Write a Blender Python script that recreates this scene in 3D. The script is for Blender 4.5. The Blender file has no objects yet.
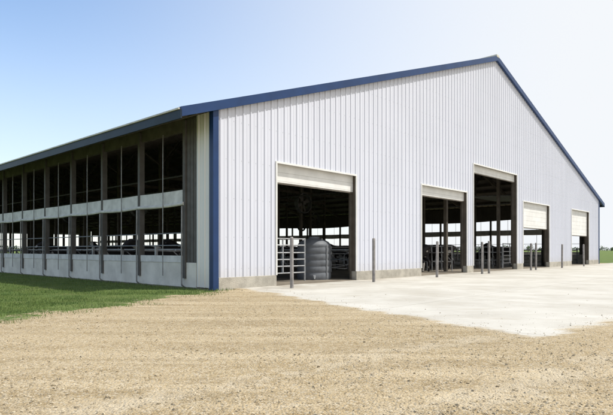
import bpy, bmesh, math, random
import numpy as np
from mathutils import Vector, Matrix, noise
random.seed(3); rng=np.random.default_rng(5)
S=bpy.context.scene
CX,CY=-2.8,16.05
ANG=math.atan2(.734,.679)
D1=Vector((math.cos(ANG),math.sin(ANG))); D2=Vector((-math.sin(ANG),math.cos(ANG)))
W=41.6; L=96.0; EZ=5.62; SL=.333; OV=1.23; PK=20.15; PZ=EZ+SL*PK; SR=(PZ-5.3)/(W+OV-PK)
def tw(t,s,z=0): return Vector((CX+D1.x*t+D2.x*s, CY+D1.y*t+D2.y*s, z))
def roofz(t): return EZ+SL*t if t<=PK else PZ-SR*(t-PK)
EZR=roofz(W)

# ---------------- materials
class NT:
    def __init__(s,name):
        s.m=bpy.data.materials.new(name); s.m.use_nodes=True; s.t=s.m.node_tree
        s.b=s.t.nodes['Principled BSDF']; s.tc=s.t.nodes.new('ShaderNodeTexCoord').outputs['Object']
    def n(s,ty,**k):
        nd=s.t.nodes.new(ty)
        for a,v in k.items(): setattr(nd,a,v)
        return nd
    def set(s,inp,v):
        if isinstance(v,bpy.types.NodeSocket): s.t.links.new(v,inp)
        else: inp.default_value=v
    def noise(s,scale,detail=4,rough=.55,stretch=None,vec=None):
        v=vec or s.tc
        if stretch:
            mp=s.n('ShaderNodeMapping'); s.set(mp.inputs['Vector'],v); mp.inputs['Scale'].default_value=stretch[:3]
            if len(stretch)>3: mp.inputs['Rotation'].default_value=(0,0,stretch[3])
            v=mp.outputs[0]
        nd=s.n('ShaderNodeTexNoise'); s.set(nd.inputs['Vector'],v); nd.inputs['Scale'].default_value=scale
        nd.inputs['Detail'].default_value=detail; nd.inputs['Roughness'].default_value=rough
        return nd.outputs['Fac']
    def math(s,op,a,b=0.0,c=None,clamp=False):
        nd=s.n('ShaderNodeMath',operation=op,use_clamp=clamp); s.set(nd.inputs[0],a); s.set(nd.inputs[1],b)
        if c is not None: s.set(nd.inputs[2],c)
        return nd.outputs[0]
    def ss(s,v,a,b):
        nd=s.n('ShaderNodeMapRange',interpolation_type='SMOOTHSTEP'); s.set(nd.inputs['Value'],v)
        nd.inputs['From Min'].default_value=a; nd.inputs['From Max'].default_value=b
        return nd.outputs['Result']
    def mix(s,f,a,b,bt='MIX'):
        nd=s.n('ShaderNodeMix',data_type='RGBA',blend_type=bt); s.set(nd.inputs[0],f)
        for i,v in ((6,a),(7,b)):
            if not isinstance(v,bpy.types.NodeSocket): v=(*v[:3],1)
            s.set(nd.inputs[i],v)
        return nd.outputs[2]
    def fmix(s,f,a,b):
        nd=s.n('ShaderNodeMix',data_type='FLOAT'); s.set(nd.inputs[0],f); s.set(nd.inputs[2],a); s.set(nd.inputs[3],b); return nd.outputs[0]
    def lin(s,a,b,c):
        nd=s.n('ShaderNodeVectorMath',operation='DOT_PRODUCT'); s.set(nd.inputs[0],s.tc); nd.inputs[1].default_value=(a,b,0)
        return s.math('ADD',nd.outputs['Value'],c)
    def bump(s,h,dist,strength=1.0,normal=None):
        nd=s.n('ShaderNodeBump'); s.set(nd.inputs['Height'],h); nd.inputs['Distance'].default_value=dist; nd.inputs['Strength'].default_value=strength
        if normal: s.set(nd.inputs['Normal'],normal)
        return nd.outputs['Normal']
    def fin(s,col,rough=.8,metal=0,normal=None,spec=.3):
        if not isinstance(col,bpy.types.NodeSocket): col=(*col[:3],1)
        s.set(s.b.inputs['Base Color'],col); s.set(s.b.inputs['Roughness'],rough); s.b.inputs['Metallic'].default_value=metal
        s.b.inputs['Specular IOR Level'].default_value=spec
        if normal: s.set(s.b.inputs['Normal'],normal)
        return s.m
def simple(name,c,rough=.7,metal=0,var=.25,sc=3,spec=.3,stretch=None,bmp=0):
    m=NT(name); f=m.noise(sc,3,.6,stretch)
    f=m.ss(f,.3,.7)
    col=m.mix(f,[x*(1-var) for x in c],c)
    nrm=m.bump(m.noise(sc*12,2),bmp) if bmp else None
    return m.fin(col,rough,metal,nrm,spec)

def gravel_nodes(m):
    big=m.ss(m.noise(.35,3,.6),.40,.62)
    streak=m.ss(m.noise(1.0,4,.62,(.22,1.9,1,math.radians(12))),.36,.66)
    med=m.ss(m.noise(6,5,.78),.3,.7)
    vo=m.n('ShaderNodeTexVoronoi'); m.set(vo.inputs['Vector'],m.tc); vo.inputs['Scale'].default_value=48
    sep=m.n('ShaderNodeSeparateColor'); m.set(sep.inputs[0],vo.outputs['Color'])
    c=m.mix(streak,(.28,.205,.105),(.47,.375,.235))
    c=m.mix(m.math('MULTIPLY',big,.6),c,(.37,.28,.155))
    c=m.mix(m.math('MULTIPLY',med,.5),c,(.53,.44,.30))
    stone=m.ss(sep.outputs[0],.6,.95)
    c=m.mix(m.math('MULTIPLY',stone,.45),c,(.61,.545,.43))
    dk=m.ss(sep.outputs[1],.68,.98)
    c=m.mix(m.math('MULTIPLY',dk,.6),c,(.19,.135,.07))
    # compacted wheel tracks sweeping toward the doors (ruts of a lane)
    u=m.lin(.60,-.80,1.2)
    u=m.math('ADD',u,m.math('MULTIPLY',m.noise(.18,1,.5),2.2))
    rut=None
    for o in(0.3,2.1,-2.6,-4.3):
        a=m.math('ABSOLUTE',m.math('ADD',u,o)); r=m.math('SUBTRACT',1.0,m.ss(a,.08,.34))
        rut=r if rut is None else m.math('MAXIMUM',rut,r)
    rut=m.math('MULTIPLY',rut,m.ss(m.noise(1.5,3,.7),.35,.6))
    c=m.mix(m.math('MULTIPLY',rut,.42),c,(.56,.485,.36))
    h=m.math('ADD',m.math('MULTIPLY',m.noise(11,5,.75),1.4),m.math('MULTIPLY',vo.outputs['Distance'],-.5))
    h=m.math('ADD',h,m.math('MULTIPLY',rut,-.5))
    return c,h

AX,AY=-2.75,15.4; NX,NY=.929,-.369
FARK=46.0
def make_ground_mat():
    m=NT('ground_mat')
    gc,gh=gravel_nodes(m)
    d=m.lin(NX,NY,-(AX*NX+AY*NY))
    far=m.lin(-D1.x,-D1.y,(CX*D1.x+CY*D1.y)+FARK)
    near=m.math('MINIMUM',d,far)
    wob=m.math('MULTIPLY',m.math('SUBTRACT',m.noise(.8,4,.68),.5),2.6)
    near=m.math('ADD',near,wob)
    mask=m.ss(near,-.6,.4)
    mot=m.noise(14,4,.75)
    mask=m.ss(m.math('ADD',mask,m.math('MULTIPLY',m.math('SUBTRACT',mot,.5),1.3)),.32,.62)
    g1=m.mix(m.ss(m.noise(1.1,4,.65),.3,.7),(.07,.12,.028),(.13,.18,.05))
    g=m.mix(m.math('MULTIPLY',m.ss(mot,.4,.75),.6),g1,(.19,.21,.085))
    g=m.mix(m.math('MULTIPLY',m.ss(m.noise(.5,2),.5,.75),.28),g,(.24,.19,.11))
    col=m.mix(mask,g,gc)
    h=m.fmix(mask,m.math('MULTIPLY',mot,2.0),gh)
    return m.fin(col,.92,0,m.bump(h,.028,1.0),.12)
P1=Vector((3.05,6.98)); E2=Vector((.775,.632)); 
P0=Vector((-1.9,16.0))
eA=(P1-P0).normalized(); nA=Vector((-eA.y,eA.x)) 
if nA.dot(Vector((20,20))-P1)<0: nA=-nA
nB=Vector((-E2.y,E2.x))
def make_apron_mat():
    m=NT('concrete_apron_mat')
    gc,gh=gravel_nodes(m)
    a=m.lin(nA.x,nA.y,-nA.dot(P1)); b=m.lin(nB.x,nB.y,-nB.dot(P1))
    k=m.math('MINIMUM',a,b)
    k=m.math('ADD',k,m.math('MULTIPLY',m.math('SUBTRACT',m.noise(1.1,5,.7,(.6,1.2,1)),.62),1.5))
    mask=m.ss(k,-.10,.2)
    mask=m.math('MULTIPLY',mask,m.ss(a,.0,.10)); mask=m.math('MULTIPLY',mask,m.ss(b,.0,.10))
    c=m.mix(m.ss(m.noise(.5,4,.65),.3,.7),(.41,.385,.335),(.52,.50,.45))
    wear=m.ss(m.noise(1.7,6,.72,(.45,1.6,1,.8)),.48,.78)
    c=m.mix(m.math('MULTIPLY',wear,.6),c,(.36,.315,.24))
    c=m.mix(m.math('MULTIPLY',m.ss(m.noise(50,2,.7),.45,.8),.3),c,(.30,.27,.22))
    u=m.lin(D1.x,D1.y,-(CX*D1.x+CY*D1.y)); v=m.lin(D2.x,D2.y,-(CX*D2.x+CY*D2.y))
    for q in (u,v):
        w=m.math('ABSOLUTE',m.math('SUBTRACT',m.math('MODULO',m.math('ADD',q,400.0),4.6),2.3))
        j=m.math('LESS_THAN',w,.013)
        c=m.mix(m.math('MULTIPLY',j,.55),c,(.2,.18,.15))
    st=m.math('MULTIPLY',m.math('SUBTRACT',1.0,m.ss(m.math('MULTIPLY',v,-1.0),.2,2.6)),m.ss(m.noise(.9,4,.7),.38,.62))
    c=m.mix(m.math('MULTIPLY',st,.5),c,(.26,.22,.17))
    col=m.mix(mask,gc,c)
    h=m.fmix(mask,gh,0.5)
    return m.fin(col,.85,0,m.bump(h,.028,1.0),.2)

M={}
M['ground']=make_ground_mat(); M['apron']=make_apron_mat()
def steel(name,c,dirt=.18):
    m=NT(name)
    f=m.ss(m.noise(.7,3,.6,(1,1,.35)),.3,.75)
    col=m.mix(m.math('MULTIPLY',f,.5),c,[x*.9 for x in c])
    st=m.ss(m.noise(5,3,.6,(1,1,.06)),.5,.8)
    col=m.mix(m.math('MULTIPLY',st,.15),col,[x*.75 for x in c])
    if dirt:
        sp=m.n('ShaderNodeSeparateXYZ'); m.set(sp.inputs[0],m.tc)
        z=m.math('ADD',sp.outputs['Z'],m.math('MULTIPLY',m.noise(2.5,4,.7),-.7))
        d=m.math('SUBTRACT',1.0,m.ss(z,-.1,.5))
        col=m.mix(m.math('MULTIPLY',d,dirt),col,(.42,.36,.27))
    nrm=m.bump(m.noise(1.6,1,.4,(1,1,.5)),.02,.5)
    return m.fin(col,.42,0,nrm,.4)
M['wall']=steel('white_steel_siding',(.60,.615,.68))
M['cream']=steel('corner_steel_siding',(.72,.71,.68))
M['door']=simple('door_panel_white',(.74,.73,.70),.5,0,.12,2)
M['blue']=simple('blue_trim',(.010,.038,.125),.4,0,.2,1.5,.4)
M['jamb']=simple('jamb_brown',(.11,.09,.07),.8,0,.3,2)
M['conc']=simple('concrete_wall',(.45,.42,.36),.9,0,.3,2.2,.2,None,.01)
M['kneeconc']=simple('knee_wall_painted_concrete',(.70,.67,.60),.85,0,.22,1.4,.2,None,.006)
M['floor']=simple('barn_floor_concrete',(.24,.205,.16),.8,0,.45,.9,.3,None,.01)
M['frame']=simple('frame_timber',(.12,.105,.085),.8,0,.35,2)
M['post']=simple('side_post',(.115,.108,.10),.7,0,.25,3)
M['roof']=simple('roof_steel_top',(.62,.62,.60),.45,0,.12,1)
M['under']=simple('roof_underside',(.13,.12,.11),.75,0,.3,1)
M['galv']=simple('galvanised_pipe',(.46,.47,.48),.45,.5,.3,6)
M['rod']=simple('curtain_pipe_grey',(.30,.30,.30),.5,.3,.3,6)
M['fan']=simple('fan_housing_dark',(.14,.14,.14),.6,0,.3,6)
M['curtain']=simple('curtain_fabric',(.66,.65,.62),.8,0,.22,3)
M['darksheet']=simple('interior_darkening_sheet',(.14,.125,.105),.9,0,.22,1)  # dark tone of the sheets added to keep the interior dim
M['bollard']=simple('bollard_paint',(.30,.28,.265),.6,0,.35,5)
M['edge']=simple('roof_edge_pale',(.6,.58,.5),.5,0,.2,2)
M['fascia']=simple('eave_fascia',(.018,.034,.055),.5,0,.3,1.5)
M['stone']=simple('pebble',(.54,.46,.33),.9,0,.5,30,.1)
M['tank']=simple('poly_tank_grey',(.15,.16,.175),.55,0,.3,2.5,.3)
def grassmat():
    m=NT('grass_blades'); c=m.mix(m.ss(m.noise(1.3,3,.6),.35,.65),(.075,.13,.03),(.14,.195,.052))
    c=m.mix(m.math('MULTIPLY',m.ss(m.noise(20,2),.5,.75),.5),c,(.24,.24,.11))
    return m.fin(c,.6,0,None,.2)
M['grass']=grassmat()
def cowmat():
    m=NT('holstein_hide'); oi=m.n('ShaderNodeObjectInfo')
    va=m.n('ShaderNodeVectorMath',operation='ADD'); m.set(va.inputs[0],m.tc)
    vm=m.n('ShaderNodeVectorMath',operation='SCALE'); vm.inputs[0].default_value=(17,9,5); m.set(vm.inputs['Scale'],oi.outputs['Random']); m.set(va.inputs[1],vm.outputs[0])
    f=m.noise(1.7,2,.45,vec=va.outputs[0]); k=m.ss(f,.60,.615)
    c=m.mix(k,(.018,.016,.016),(.45,.42,.38))
    return m.fin(c,.65,0,None,.3)
M['cow']=cowmat()
M['leaf']=simple('tree_foliage',(.06,.10,.03),.8,0,.6,.15)

# ---------------- mesh helper
class MB:
    def __init__(s): s.v=[];s.f=[]
    def box(s,a,b):
        i=len(s.v); x0,y0,z0=a;x1,y1,z1=b
        s.v+=[(x0,y0,z0),(x1,y0,z0),(x1,y1,z0),(x0,y1,z0),(x0,y0,z1),(x1,y0,z1),(x1,y1,z1),(x0,y1,z1)]
        s.f+=[tuple(i+k for k in q) for q in((0,3,2,1),(4,5,6,7),(0,1,5,4),(1,2,6,5),(2,3,7,6),(3,0,4,7))]
    def hexa(s,p):
        i=len(s.v); s.v+=[tuple(q) for q in p]
        s.f+=[tuple(i+k for k in q) for q in((0,3,2,1),(4,5,6,7),(0,1,5,4),(1,2,6,5),(2,3,7,6),(3,0,4,7))]
    def slope(s,t0,t1,y0,y1,off0,off1):
        z0=roofz(t0);z1=roofz(t1)
        s.hexa([(t0,y0,z0+off0),(t1,y0,z1+off0),(t1,y1,z1+off0),(t0,y1,z0+off0),(t0,y0,z0+off1),(t1,y0,z1+off1),(t1,y1,z1+off1),(t0,y1,z0+off1)])
    def quad(s,*p):
        i=len(s.v); s.v+=[tuple(q) for q in p]; s.f.append(tuple(range(i,i+len(p))))
    def lathe(s,prof,n,cx=0,cy=0):
        b=len(s.v)
        for r,z in prof:
            for j in range(n): s.v.append((cx+r*math.cos(2*math.pi*j/n),cy+r*math.sin(2*math.pi*j/n),z))
        for k in range(len(prof)-1):
            for j in range(n):
                a=b+k*n+j;c=b+k*n+(j+1)%n; s.f.append((a,c,c+n,a+n))
        s.f.append(tuple(b+(len(prof)-1)*n+j for j in range(n)))
    def pipe(s,pts,r,n=6):
        pts=[Vector(p) for p in pts]; base=len(s.v)
        for k,p in enumerate(pts):
            d=(pts[min(k+1,len(pts)-1)]-pts[max(k-1,0)]).normalized()
            u=d.orthogonal().normalized() if abs(d.z)>.99 else d.cross(Vector((0,0,1))).normalized()
            w=d.cross(u)
            for j in range(n):
                a=2*math.pi*j/n; s.v.append(tuple(p+u*math.cos(a)*r+w*math.sin(a)*r))
        for k in range(len(pts)-1):
            for j in range(n):
                a=base+k*n+j; b=base+k*n+(j+1)%n; s.f.append((a,b,b+n,a+n))
        s.f.append(tuple(base+j for j in range(n))[::-1]); s.f.append(tuple(base+(len(pts)-1)*n+j for j in range(n)))
    def obj(s,name,mat,parent=None,smooth=False,bevel=0):
        me=bpy.data.meshes.new(name); me.from_pydata(s.v,[],s.f); me.update()
        o=bpy.data.objects.new(name,me); S.collection.objects.link(o)
        if mat: me.materials.append(mat)
        if parent: o.parent=parent
        if smooth: me.polygons.foreach_set('use_smooth',[True]*len(me.polygons))
        if bevel:
            bv=o.modifiers.new('b','BEVEL'); bv.width=bevel; bv.segments=2
        return o
def empty(name,loc=(0,0,0),rz=0):
    e=bpy.data.objects.new(name,None); S.collection.objects.link(e); e.location=loc; e.rotation_euler=(0,0,rz); return e

barn=empty('dairy_barn',(CX,CY,0),ANG)
doors=[(2.61,7.0,4.15,3.50),(11.94,16.55,4.25,3.78),(17.3,23.3,5.85,5.42),(24.3,29.1,4.3,2.65),(34.0,38.6,4.35,2.35)]
def profile(a,b,step=.305):
    pts=[]; t=a
    while t<b-1e-3:
        for dt,o in((0,0),(.10,0),(.115,.008),(.135,.008),(.15,0),(.235,0),(.252,.028),(.285,.028)):
            if t+dt<b: pts.append((t+dt,o))
        t+=step
    pts.append((b,0)); return pts
def gable(name,y,sign,drs,mat):
    mb=MB(); pr=profile(0,W); cuts=set()
    for d in drs: cuts|={d[0],d[1]}
    ts=dict(pr)
    arr=sorted(list(ts.items())+[(c,None) for c in cuts if c not in ts])
    full=[]
    for i,(t,o) in enumerate(arr):
        if o is None: o=full[-1][1]
        full.append((t,o))
    for (t0,o0),(t1,o1) in zip(full[:-1],full[1:]):
        if t1-t0<1e-5: continue
        mid=(t0+t1)/2; zb=.36
        for d in drs:
            if d[0]<mid<d[1]: zb=d[2]
        mb.quad((t0,y+sign*o0,zb),(t1,y+sign*o1,zb),(t1,y+sign*o1,roofz(t1)-.10),(t0,y+sign*o0,roofz(t0)-.10))
    return mb.obj(name,mat,barn)
gable('gable_wall',0,-1,doors,M['wall'])
gable('rear_gable_wall',L,1,[(2.6,7,4.2,0),(12,16.6,4.2,0),(17.3,23.3,5.8,0),(24.3,29.1,4.3,0),(34,39,4.3,0)],M['wall'])
mb=MB()
for z in(.62,1.6,2.8,4.0,5.2,6.4,7.6,8.8,10.0,11.2):
    t=.19
    while t<W:
        if z<roofz(t)-.4 and not any(d[0]-.05<t<d[1]+.05 and z<d[2]+.08 for d in doors): mb.box((t-.007,-.006,z-.007),(t+.007,-.0005,z+.007))
        t+=.305
mb.obj('siding_screws',M['galv'],barn)
mb=MB()
def dark_backing(y,drs):
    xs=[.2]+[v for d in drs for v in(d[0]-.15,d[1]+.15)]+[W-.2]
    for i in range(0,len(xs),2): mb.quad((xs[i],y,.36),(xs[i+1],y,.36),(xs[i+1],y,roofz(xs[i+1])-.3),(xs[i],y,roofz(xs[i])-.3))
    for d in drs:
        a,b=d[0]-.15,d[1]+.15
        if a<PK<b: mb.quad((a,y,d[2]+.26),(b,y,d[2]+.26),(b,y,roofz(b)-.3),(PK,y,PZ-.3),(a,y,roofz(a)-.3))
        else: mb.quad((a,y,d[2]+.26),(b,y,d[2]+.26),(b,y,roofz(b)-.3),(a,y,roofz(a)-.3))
dark_backing(.37,doors); dark_backing(L-.25,[(2.6,7,4.2),(12,16.6,4.2),(17.3,23.3,5.8),(24.3,29.1,4.3),(34,39,4.3)])
mb.obj('gable_darkening_sheet',M['darksheet'],barn)  # dark sheets added behind both gables so the white steel doesn't brighten the interior
mb=MB(); xs=[0]+[v for d in doors for v in(d[0],d[1])]+[W]
for i in range(0,len(xs),2): mb.box((xs[i],-.035,-.05),(xs[i+1],.24,.36))
for i in range(0,len(xs),2): mb.box((xs[i],L-.2,-.05),(xs[i+1],L+.03,.36))
mb.obj('foundation',M['conc'],barn,bevel=.01)
mb=MB(); tr=MB(); dp=MB(); seal=MB()
for a,b,h,pb in doors:
    mb.box((a-.14,.03,.36),(a-.002,.36,h)); mb.box((b+.002,.03,.36),(b+.14,.36,h))
    mb.box((a-.14,.03,h+.002),(b+.14,.36,h+.25))
    for x in(a-.03,b-.03): tr.box((x,-.045,.36),(x+.06,.0,h-.031))
    tr.box((a-.031,-.047,h-.03),(b+.031,.0,h+.032))
    z=h
    while z>pb+.02:
        z2=max(z-.30,pb); dp.box((a+.01,.14,z2+.008),(b-.01,.18,z)); dp.box((a+.01,.15,z2),(b-.01,.172,z2+.008)); z=z2
    seal.box((a+.01,.145,pb-.05),(b-.01,.175,pb-.002))
    for x in(a+.02,b-.08): seal.box((x,.19,.0),(x+.06,.25,h+.1))
mb.obj('door_jambs',M['jamb'],barn); tr.obj('door_trim',M['door'],barn); dp.obj('overhead_door_panels',M['door'],barn,bevel=.004); seal.obj('door_seals_and_tracks',M['frame'],barn)
mb=MB()
mb.box((-.045,-.06,.0),(.17,.02,EZ-.12)); mb.box((-.046,.021,.0),(-.0,.14,EZ-.12))
mb.box((W-.17,-.06,0),(W+.045,.12,EZR-.12))
mb.obj('corner_trim',M['blue'],barn,bevel=.006)
mb=MB()
for y0,y1 in((-.16,-.03),(L+.03,L+.16)):
    mb.slope(-OV,PK,y0,y1,-.25,.03); mb.slope(PK+.0005,W+OV,y0,y1,-.25,.03)
mb.obj('rake_trim',M['blue'],barn)
mb=MB(); mb.box((PK-.18,-.18,PZ-.08),(PK+.18,L+.18,PZ+.08)); mb.obj('ridge_cap',M['edge'],barn,bevel=.03)
def roofskin(name,mat,o0,o1):
    mb=MB(); mb.slope(-OV,PK-.02,-.03,L+.03,o0,o1); mb.slope(PK+.02,W+OV,-.03,L+.03,o0,o1); return mb.obj(name,mat,barn)
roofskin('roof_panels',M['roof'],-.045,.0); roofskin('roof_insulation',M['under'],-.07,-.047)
mb=MB()
for k in range(int(L/.61)):
    y=k*.61+.05
    for t0,t1 in((-OV-.02,PK-.3),(PK+.3,W+OV+.02)):
        mb.slope(t0,t1,y,y+.05,.001,.03)
mb.obj('roof_ribs',M['roof'],barn)
mb=MB(); ed=MB()
for x in(-OV,W+OV):
    z=roofz(x)
    mb.box((x-.02,-.16,z-.30),(x+.02,L,z-.05)); ed.box((x-.06,-.1,z-.045),(x+.0,L,z+.0))
mb.obj('eave_fascia',M['fascia'],barn); ed.obj('eave_edge',M['edge'],barn)
mb=MB(); mb.box((.0,.0,-.1),(W,L,.025)); mb.obj('floor',M['floor'],barn)
sp=2.75; posts=[1.45+sp*i for i in range(int((L-2)/sp))]
knee=MB(); pm=MB(); bd=MB(); hd=MB(); rod=MB(); pan=MB(); ends=MB()
for side in(0,1):
    ez=EZ if side==0 else EZR
    X=lambda x: x if side==0 else W-x
    def bx(m,a,b):
        xa,xb=sorted((X(a[0]),X(b[0]))); m.box((xa,a[1],a[2]),(xb,b[1],b[2]))
    bx(knee,(.0,.86,-.05),(.2,L-.2,.80))
    bx(hd,(.02,.1,ez-.62),(.16,L-.1,ez-.16))
    for i,p in enumerate(posts[:-1]):
        for k in range(4):
            y0=p+sp*k/4; y1=p+sp*(k+1)/4
            s0=-.035*math.sin(math.pi*k/4); s1=-.035*math.sin(math.pi*(k+1)/4)
            xa,xb=sorted((X(-.035),X(.03)))
            bd.hexa([(xa,y0,2.70+s0),(xb,y0,2.70+s0),(xb,y1,2.70+s1),(xa,y1,2.70+s1),(xa,y0,3.12+s0*.3),(xb,y0,3.12+s0*.3),(xb,y1,3.12+s1*.3),(xa,y1,3.12+s1*.3)])
            q=X(-.05); bd.pipe([(q,y0,2.68+s0),(q,y1,2.68+s1)],.055,8)
    bx(bd,(-.02,1.5,.80),(.05,L-1.2,1.02))
    for i,p in enumerate(posts):
        bx(pm,(-.05,p-.07,.3),(.14,p+.07,ez-.3))
        rod.pipe([(X(-.12),p+.02,.10),(X(-.12),p+.02,.95),(X(-.11),p+.02,2.6)],.025)
        rod.pipe([(X(-.12),p+1.1,.35),(X(-.11),p+1.1,5.0)],.017)
        rod.pipe([(X(-.12),p+.02,.10),(X(-.02),p+.02,.02)],.025)
    for z in(1.35,1.75): rod.pipe([(X(.1),1.5,z),(X(.1),L-1,z)],.02)
    pr=profile(.14,.82)
    for (t0,o0),(t1,o1) in zip(pr[:-1],pr[1:]):
        pan.quad((X(-o0-.005),t0,.05),(X(-o1-.005),t1,.05),(X(-o1-.005),t1,ez-.25),(X(-o0-.005),t0,ez-.25))
        pan.quad((X(-o0-.005),L-t0,.05),(X(-o1-.005),L-t1,.05),(X(-o1-.005),L-t1,ez-.25),(X(-o0-.005),L-t0,ez-.25))
    bx(ends,(.03,.84,.80),(.15,1.36,ez-.3))
    for q in(.84,1.02,1.20): bx(ends,(.005,q,.801),(.029,q+.15,ez-.3))
knee.obj('knee_wall',M['kneeconc'],barn,bevel=.01); pm.obj('side_posts',M['post'],barn); bd.obj('rolled_side_curtain',M['curtain'],barn)
hd.obj('eave_header',M['frame'],barn); rod.obj('curtain_pipes',M['rod'],barn); pan.obj('corner_siding',M['cream'],barn); ends.obj('side_end_boards',M['post'],barn)
# far side: rippled opaque sheet added over the upper opening to darken the interior
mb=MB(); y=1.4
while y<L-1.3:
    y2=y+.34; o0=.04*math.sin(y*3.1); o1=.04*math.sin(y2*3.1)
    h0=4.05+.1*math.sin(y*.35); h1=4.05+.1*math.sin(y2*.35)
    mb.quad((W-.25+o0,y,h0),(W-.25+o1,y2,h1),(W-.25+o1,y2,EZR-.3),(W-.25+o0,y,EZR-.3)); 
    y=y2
mb.obj('far_light_blocker',M['darksheet'],barn)
mb=MB()
for i,p in enumerate(posts[::2]):
    mb.slope(.2,PK,p-.08,p+.08,-.62,-.30); mb.slope(PK,W-.2,p-.08,p+.08,-.62,-.30)
    for t in(9.4,17.0,24.0,32.2): mb.box((t-.09,p-.09,0),(t+.09,p+.09,roofz(t)-.6))
    for t in(9.4,17.0,24.0,32.2):
        for sg in(-1,1):
            mb.pipe([(t,p,roofz(t)-2.0),(t+sg*1.5,p,roofz(t+sg*1.5)-.6)],.06,4)
    mb.box((9.4,p-.05,5.9),(32.2,p+.05,6.1))
mb.obj('rafters_and_posts',M['frame'],barn)
mb=MB(); ts=[]; t=.9
while t<PK-.3: ts.append(t); t+=1.35
t=W-.9
while t>PK+.3: ts.append(t); t-=1.35
for a in ts: 
    z=roofz(a); mb.box((a-.03,.05,z-.29),(a+.03,L-.05,z-.085))
for a in(-.6,W+.6): mb.box((a-.03,-.02,roofz(a)-.27),(a+.03,L-.05,roofz(a)-.085))
mb.obj('purlins',M['frame'],barn)
mb=MB(); p=.4
while p<L-.3:
    for x0,x1 in((-OV+.03,.0),(W,W+OV-.03)):
        za=roofz(x0);zb=roofz(x1)
        mb.hexa([(x0,p,za-.25),(x1,p,zb-.25),(x1,p+.05,zb-.25),(x0,p+.05,za-.25),(x0,p,za-.08),(x1,p,zb-.08),(x1,p+.05,zb-.08),(x0,p+.05,za-.08)])
    p+=.6
mb.obj('eave_lookouts',M['frame'],barn)
mb=MB()
def loop(t,s,dr):
    q=[(0,.35),(0.15,.32),(1.5,.42),(1.75,.6),(1.75,.95),(1.5,1.15),(.15,1.18),(0,1.2)]
    mb.pipe([(t+dr*a,s,z) for a,z in q],.028,5)
for t,dr in((.55,1),(W-.55,-1),(10.0,1),(10.0,-1),(32.3,1),(32.3,-1)):
    s=1.6
    while s<70:
        loop(t,s,dr); s+=1.22
    mb.pipe([(t+dr*.5,1.4,1.22),(t+dr*.5,70,1.22)],.03,5)
    mb.pipe([(t,1.4,.75),(t,70,.75)],.03,5)
    s=1.6
    while s<70: mb.box((t-.04,s-.04,0),(t+.04,s+.04,1.35)); s+=2.44
mb.obj('stall_dividers',M['galv'],barn)
mb=MB()
for t in(17.25,24.0):
    for z in(.55,1.05,1.4): mb.pipe([(t,1.2,z),(t,70,z)],.03,5)
    s=1.2
    while s<60:
        mb.pipe([(t,s,.0 if int(s*10)%3==0 else .55),(t,s+.02,1.4)],.022,4); s+=.31
mb.obj('feed_headlocks',M['galv'],barn)
mb=MB()
for t0,t1,s in((2.75,5.1,1.0),(12.1,14.2,1.4),(24.6,26.8,1.4),(34.4,36.6,1.4)):
    for z in(.35,.6,.85,1.1,1.38,1.62): mb.pipe([(t0,s,z),(t1,s,z)],.026)
    for t in(t0,(t0+t1)/2,t1): mb.pipe([(t,s,.0 if t!=(t0+t1)/2 else .35),(t,s,1.65)],.034)
for t0,t1,s in((5.3,9.3,6.5),(1,5,12),(11,16,9),(12,17,5.5),(3,9,9.5),(25,31,7)):
    for z in(.4,.7,1.0,1.35): mb.pipe([(t0,s,z),(t1,s,z)],.028)
    for t in(t0,(t0+t1)/2,t1): mb.pipe([(t,s,0),(t,s,1.4)],.034)
mb.obj('pipe_gates',M['galv'],barn)
mb=MB()
for a,b,h,pb in doors:
    for x in(a+.05,b-.05): mb.pipe([(x,.28,h-.4),(x,.34,h+.15),(x,.6,h+.42),(x,3.8,h+.55)],.03,4)
    for k in range(5): mb.box((a+.02,.9+k*.55,h+.40+.02*k),(b-.02,.9+k*.55+.5,h+.44+.02*k))
for t in(3.2,6.1,12.8,15.6,26.0): mb.pipe([(t,.6,4.35),(t,60,4.35)],.035,4)
mb.obj('door_tracks_and_lines',M['fan'],barn)
mb=MB(); fb=MB()
for t in(9.4,14.3,20.15,27.6,37.5):
    for s in(9.7,20.7,31.7):
        z=4.1 if t!=20.15 else 5.0; n=18;R=.6
        for k in range(n):
            a0=2*math.pi*k/n;a1=2*math.pi*(k+1)/n
            mb.hexa([(t+R*math.cos(a0),s-.15,z+R*math.sin(a0)),(t+R*math.cos(a1),s-.15,z+R*math.sin(a1)),(t+R*math.cos(a1),s+.15,z+R*math.sin(a1)),(t+R*math.cos(a0),s+.15,z+R*math.sin(a0)),
              (t+(R+.03)*math.cos(a0),s-.15,z+(R+.03)*math.sin(a0)),(t+(R+.03)*math.cos(a1),s-.15,z+(R+.03)*math.sin(a1)),(t+(R+.03)*math.cos(a1),s+.15,z+(R+.03)*math.sin(a1)),(t+(R+.03)*math.cos(a0),s+.15,z+(R+.03)*math.sin(a0))])
        for k in range(4):
            a=math.pi/2*k+.4; c,d=math.cos(a),math.sin(a)
            fb.quad((t-d*.05,s,z+c*.05),(t+c*.56-d*.14,s+.06,z+d*.56+c*.14),(t+c*.56+d*.14,s-.06,z+d*.56-c*.14),(t+d*.05,s,z-c*.05))
        fb.pipe([(t,s,z+R),(t,s,min(roofz(t)-.3,z+3))],.02,4); fb.box((t-.1,s-.12,z-.1),(t+.1,s+.12,z+.1))
mb.obj('fan_housings',M['fan'],barn); fb.obj('fan_blades',M['post'],barn)

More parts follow.
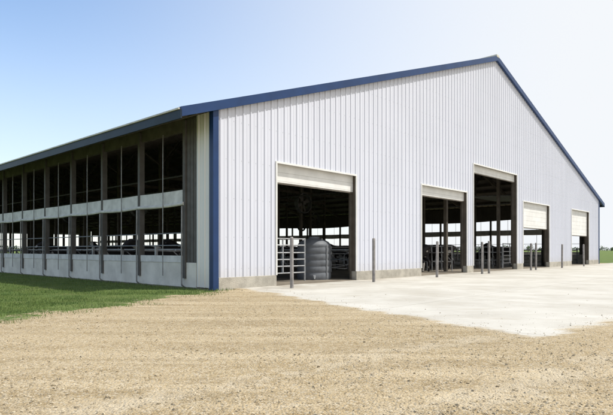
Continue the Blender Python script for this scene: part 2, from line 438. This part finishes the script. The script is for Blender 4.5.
# ---------------- storage tank just inside the first door
mb=MB(); pr=[(.74,0)]
for k in range(5):
    z0=.08+k*.27; pr+=[(.76,z0),(.76,z0+.19),(.742,z0+.215),(.742,z0+.245)]
pr+=[(.76,1.45),(.74,1.52),(.66,1.62),(.50,1.71),(.30,1.77),(.24,1.78),(.24,1.84),(.21,1.86),(.05,1.865)]
mb.lathe(pr,40)
tk=mb.obj('storage_tank',M['tank'],None,True); tk.location=tw(6.2,1.5,.025); tk.scale=(.90,.90,.92)
mb=MB(); mb.pipe([(0,-.70,.15),(0,-.88,.15),(0,-.9,.05)],.035,8); mb.pipe([(.55,-.55,.1),(.56,-.57,1.5)],.02,6); mb.box((-.06,-.80,.09),(.06,-.74,.21)); o=mb.obj('valve',M['galv'],tk)

# ---------------- bollards
for i,t in enumerate([2.15,6.54,11.27,15.8,16.6,22.4,23.2,28.0,32.9]):
    mb=MB(); h=1.62+random.uniform(-.05,.05); r=.058
    mb.lathe([(r,-.1),(r,h-.03),(r*.85,h),(r*.45,h+.02)],14)
    o=mb.obj('bollard',M['bollard'],None,True); o.location=tw(t,-1.2,.0); o.rotation_euler=(random.uniform(-.012,.012),random.uniform(-.012,.012),i)

# ---------------- cows
def cowmesh(name,head):
    V=[(-.55,0,1.08),(-.82,0,1.16),(-.1,0,1.0),(.38,0,1.0),(.66,0,1.1)]; R=[.29,.17,.345,.31,.23]
    E=[(0,1),(0,2),(2,3),(3,4)]
    def add(p,r,par): V.append(p);R.append(r);E.append((par,len(V)-1));return len(V)-1
    if head=='up': H=[((.98,0,1.3),.15),((1.2,0,1.46),.115),((1.38,0,1.33),.10),((1.55,0,1.16),.075)]
    else: H=[((.98,0,1.0),.15),((1.22,0,.78),.115),((1.33,0,.60),.10),((1.38,0,.40),.075)]
    q=4
    for k,(p,r) in enumerate(H):
        q=add(p,r,q)
        if k==1: poll=q
    for sg in(-1,1):
        e=add((H[1][0][0]-.03,sg*.13,H[1][0][2]+.04),.035,poll); add((H[1][0][0]-.06,sg*.27,H[1][0][2]+.01),.04,e)
        a=add((-.58,sg*.19,.86),.16,0); a=add((-.50,sg*.21,.68),.105,a); a=add((-.74,sg*.2,.47),.058,a); a=add((-.70,sg*.2,.13),.045,a); add((-.66,sg*.2,.03),.062,a)
        a=add((.48,sg*.17,.78),.115,3); a=add((.52,sg*.18,.42),.058,a); a=add((.49,sg*.18,.13),.043,a); add((.53,sg*.18,.03),.06,a)
    a=add((-.95,0,1.16),.035,1); a=add((-1.02,0,.85),.022,a); add((-1.0,0,.45),.04,a)
    add((-.40,0,.66),.13,0)
    me=bpy.data.meshes.new(name); me.from_pydata(V,E,[]); o=bpy.data.objects.new(name+'_tmp',me); S.collection.objects.link(o)
    o.modifiers.new('s','SKIN'); 
    for i,sv in enumerate(me.skin_vertices[0].data): sv.radius=(R[i],R[i]*(.92 if i<5 else 1)); sv.use_root=(i==0)
    ss=o.modifiers.new('d','SUBSURF'); ss.levels=2; ss.render_levels=2
    dg=bpy.context.evaluated_depsgraph_get(); m2=bpy.data.meshes.new_from_object(o.evaluated_get(dg)); m2.name=name
    bpy.data.objects.remove(o); m2.materials.clear(); m2.materials.append(M['cow'])
    m2.polygons.foreach_set('use_smooth',[True]*len(m2.polygons)); return m2
cu=cowmesh('cow_mesh_standing','up'); cd=cowmesh('cow_mesh_grazing','down')
cows=[(5.2,8.2,160,1.1,0),(8.2,11,100,1.1,1),(4.5,14,20,1.1,0),
 (15.3,2.4,80,1.15,0),(16.4,3.9,60,1.15,1),(14.6,6.5,120,1.1,0),(19.0,3.0,95,1.15,1),(20.6,4.2,100,1.15,0),(22.3,4.9,70,1.15,1),(21.5,7.0,40,1.1,0),(19.2,9.5,10,1.1,0),
 (27.5,2.5,90,1.1,0),(29.5,4.5,60,1.1,1),(1.9,6,180,1.05,0),(2.0,9.7,180,1.05,1),(1.9,14.5,180,1.05,0),(5,17,90,1.1,0),(4.4,22,70,1.1,1),(15.2,12,90,1.1,0),(13.5,18,200,1.1,1)]
for t,s,a,sc,k in cows:
    o=bpy.data.objects.new('cow',(cu,cd)[k]); S.collection.objects.link(o); o.location=tw(t,s,.025); o.rotation_euler=(0,0,ANG+math.radians(a)); o.scale=(sc,sc,sc)

# ---------------- ground
def axis(fa,fb,step,far):
    a=list(np.arange(fa,fb,step)); x=fa; st=step; lo=[]
    while x>-far: st*=1.35; x-=st; lo.append(x)
    x=a[-1]; st=step; hi=[]
    while x<far: st*=1.35; x+=st; hi.append(x)
    return np.array(lo[::-1]+a+hi)
def inap(x,y):
    p=Vector((x,y))-P1; return min(nA.dot(p),nB.dot(p))
def gz(x,y):
    z=0.0
    if abs(x)<40 and -5<y<45:
        z=-.008+.026*noise.noise(Vector((x*.55,y*.9,0)))+.014*noise.noise(Vector((x*2.2,y*3,4)))+.006*noise.noise(Vector((x*6,y*6,9)))
    k=inap(x,y)
    if k>-.9: 
        f=min(1,(k+.9)/.5); z=z*(1-f)+(-.003)*f
    if k>.5: z=-.03
    r=Vector((x-CX,y-CY))
    if r.dot(D1)>-.2 and r.dot(D2)>-.2: z=-.04
    return z
xs=axis(-14,14,.14,2200); ys=axis(2,22,.14,2200)
nx,ny=len(xs),len(ys)
verts=[(x,y,gz(x,y)) for y in ys for x in xs]
faces=[(j*nx+i,j*nx+i+1,(j+1)*nx+i+1,(j+1)*nx+i) for j in range(ny-1) for i in range(nx-1)]
mb=MB(); mb.v=verts; mb.f=faces; g=mb.obj('ground',M['ground'],None,True)
P2=P1+E2*75; P3=Vector(tw(52,0)[:2]); 
edge=[P0.lerp(P1,k/60) for k in range(60)]+[P1.lerp(P2,k/200) for k in range(201)]
outer=[]
for k,p in enumerate(edge):
    if k<60: n=-nA
    elif k==60: n=(-nA-nB).normalized()*1.15
    else: n=-nB
    w=.28+.12*noise.noise(Vector((p.x*1.5,p.y*1.5,3))); q=p+n*w; outer.append(q)
ne=len(edge)
mb=MB(); mb.v=[(p.x,p.y,.002) for p in edge]+[tuple(tw(52,0,.002)),tuple(tw(.75,0,.002))]
mb.f=[tuple(range(ne+2))]
o0=len(mb.v); mb.v+=[(p.x,p.y,-.012) for p in outer]
for k in range(ne-1): mb.f.append((o0+k,o0+k+1,k+1,k))
ap=mb.obj('concrete_apron',M['apron'],None,True)
if ap.data.polygons[0].normal.z<0: ap.data.flip_normals()

# pebbles
V=[];F=[]
octv=np.array([(1,0,0),(-1,0,0),(0,1,0),(0,-1,0),(0,0,1),(0,0,-1)],float); octf=[(0,2,4),(2,1,4),(1,3,4),(3,0,4),(2,0,5),(1,2,5),(3,1,5),(0,3,5)]
cnt=0
def edged(x,y):
    return (x-AX)*NX+(y-AY)*NY
while cnt<24000:
    y=3.2+14*random.random()**1.7; x=random.uniform(-.75*y-1,.75*y+1)
    if edged(x,y)<-.5: continue
    ina=inap(x,y)
    if ina>.0 and random.random()>.5*math.exp(-ina*1.8)+.008: continue
    if ina<0 and noise.noise(Vector((x*.5,y*1.1,7)))<random.uniform(-.45,.45): continue
    rr=Vector((x-CX,y-CY))
    if rr.dot(D2)>-.1 and rr.dot(D1)>-.1: continue
    r=random.choice((.004,.005,.005,.006,.006,.008,.010,.015))*random.uniform(.7,1.25)
    a=rng.uniform(.6,1.25,(6,1)); rot=Matrix.Rotation(random.uniform(0,6.28),3,Vector((random.random(),random.random(),1)).normalized())
    q=(octv*a*np.array([1.2,1,.5])*r)@np.array(rot); zz=.002 if ina>0 else gz(x,y)
    q+=np.array((x,y,zz+r*.1)); b=len(V); V.extend(map(tuple,q)); F.extend([(b+i,b+j,b+k) for i,j,k in octf]); cnt+=1
mb=MB(); mb.v=V; mb.f=F; mb.obj('gravel',M['stone'])
# grass blades
V=[];F=[];cnt=0
def blade(x,y,h):
    a=random.uniform(0,6.28); w=random.uniform(.004,.009); l=random.uniform(-.03,.03); l2=random.uniform(-.03,.03)
    b=len(V); c,d=math.cos(a)*w,math.sin(a)*w
    V.extend([(x-c,y-d,-.035),(x+c,y+d,-.035),(x+l,y+l2,h)]); F.append((b,b+1,b+2))
while cnt<120000:
    y=6+30*random.random()**1.6; x=random.uniform(-.75*y-2,-1.5)
    rel=Vector((x-CX,y-CY)); t=rel.dot(D1); s=rel.dot(D2)
    if t>-.12 and s>-.1: continue
    e=edged(x,y)+2.0*noise.fractal(Vector((x*.9,y*.9,3)),1,2,4)*.6
    if e>.5 or (e>-1.0 and random.random()<(e+1.0)/1.5): continue
    h=random.uniform(.02,.055)*(1.0+.5*noise.noise(Vector((x,y,1)))); 
    if -.5<t: h*=1.5
    blade(x,y,h); cnt+=1
mb=MB(); mb.v=V; mb.f=F; mb.obj('grass',M['grass'])
# distant treeline
V=[];F=[]
def clump(c,r,n):
    for _ in range(n):
        d=Vector((random.gauss(0,1),random.gauss(0,1),random.gauss(0,.8))).normalized()*r*random.uniform(.5,1.05)
        p=c+d; q=random.uniform(.5,1.1); u=Vector((random.gauss(0,1),random.gauss(0,1),random.gauss(0,1))).normalized()*q; w=u.orthogonal().normalized()*q
        b=len(V); V.extend([tuple(p-u),tuple(p+w),tuple(p+u),tuple(p-w)]); F.append((b,b+1,b+2,b+3))
for k in range(260):
    az=math.radians(-75+150*k/260+random.uniform(-.3,.3)); R=random.uniform(850,950); h=random.uniform(4,9)
    x,y=R*math.sin(az),R*math.cos(az)
    for j in range(5): clump(Vector((x+random.uniform(-7,7),y+random.uniform(-4,4),h*random.uniform(.25,.7))),h*.45,20)
mb=MB(); mb.v=V; mb.f=F; mb.obj('distant_treeline',M['leaf'])

# ---------------- light
az=math.radians(96); el=math.radians(60)
v=Vector((math.sin(az)*math.cos(el),math.cos(az)*math.cos(el),math.sin(el)))
sd=bpy.data.lights.new('sun','SUN'); sd.energy=5.0; sd.angle=math.radians(.5); sd.color=(1,.965,.9)
so=bpy.data.objects.new('sun',sd); S.collection.objects.link(so); so.rotation_euler=v.to_track_quat('Z','Y').to_euler()
w=bpy.data.worlds.new('World'); S.world=w; w.use_nodes=True; nt=w.node_tree
def N(ty,**k):
    nd=nt.nodes.new(ty)
    for a,b in k.items(): setattr(nd,a,b)
    return nd
lk=nt.links.new
sk=N('ShaderNodeTexSky'); sk.sky_type='NISHITA'; sk.sun_disc=False; sk.sun_elevation=el; sk.sun_rotation=az
sk.air_density=1.0; sk.dust_density=.5; sk.ozone_density=1.1; sk.altitude=0
tc=N('ShaderNodeTexCoord')
dt=N('ShaderNodeVectorMath',operation='DOT_PRODUCT'); lk(tc.outputs['Generated'],dt.inputs[0]); dt.inputs[1].default_value=(math.sin(az),math.cos(az),0)
m1=N('ShaderNodeMapRange',interpolation_type='SMOOTHSTEP'); lk(dt.outputs['Value'],m1.inputs['Value']); m1.inputs['From Min'].default_value=-.62; m1.inputs['From Max'].default_value=.40
sx=N('ShaderNodeSeparateXYZ'); lk(tc.outputs['Generated'],sx.inputs[0])
m2=N('ShaderNodeMapRange',interpolation_type='SMOOTHSTEP'); lk(sx.outputs['Z'],m2.inputs['Value']); m2.inputs['From Min'].default_value=.0; m2.inputs['From Max'].default_value=.45
m2.inputs['To Min'].default_value=.38; m2.inputs['To Max'].default_value=1.0
iv=N('ShaderNodeMath',operation='SUBTRACT'); iv.inputs[0].default_value=1; lk(m1.outputs[0],iv.inputs[1])
mu=N('ShaderNodeMath',operation='MULTIPLY'); lk(iv.outputs[0],mu.inputs[0]); lk(m2.outputs[0],mu.inputs[1])
mx=N('ShaderNodeMix',data_type='RGBA'); lk(mu.outputs[0],mx.inputs[0]); mx.inputs[6].default_value=(6.5,6.7,6.95,1)
gain=N('ShaderNodeMix',data_type='RGBA',blend_type='MULTIPLY'); gain.inputs[0].default_value=1; lk(sk.outputs[0],gain.inputs[6]); gain.inputs[7].default_value=(1.55,1.62,1.65,1)
lk(gain.outputs[2],mx.inputs[7]); lk(mx.outputs[2],nt.nodes['Background'].inputs[0]); nt.nodes['Background'].inputs[1].default_value=.14
# ---------------- camera
cd_=bpy.data.cameras.new('camera'); cam=bpy.data.objects.new('camera',cd_); S.collection.objects.link(cam); S.camera=cam
cam.location=(0,0,1.2); cam.rotation_euler=(math.radians(90),0,0); cd_.sensor_width=36; cd_.lens=535/613*36; cd_.shift_y=42.5/613; cd_.clip_end=6000; cd_.clip_start=.05
S.view_settings.view_transform='Standard'; S.view_settings.look='None'; S.view_settings.exposure=0
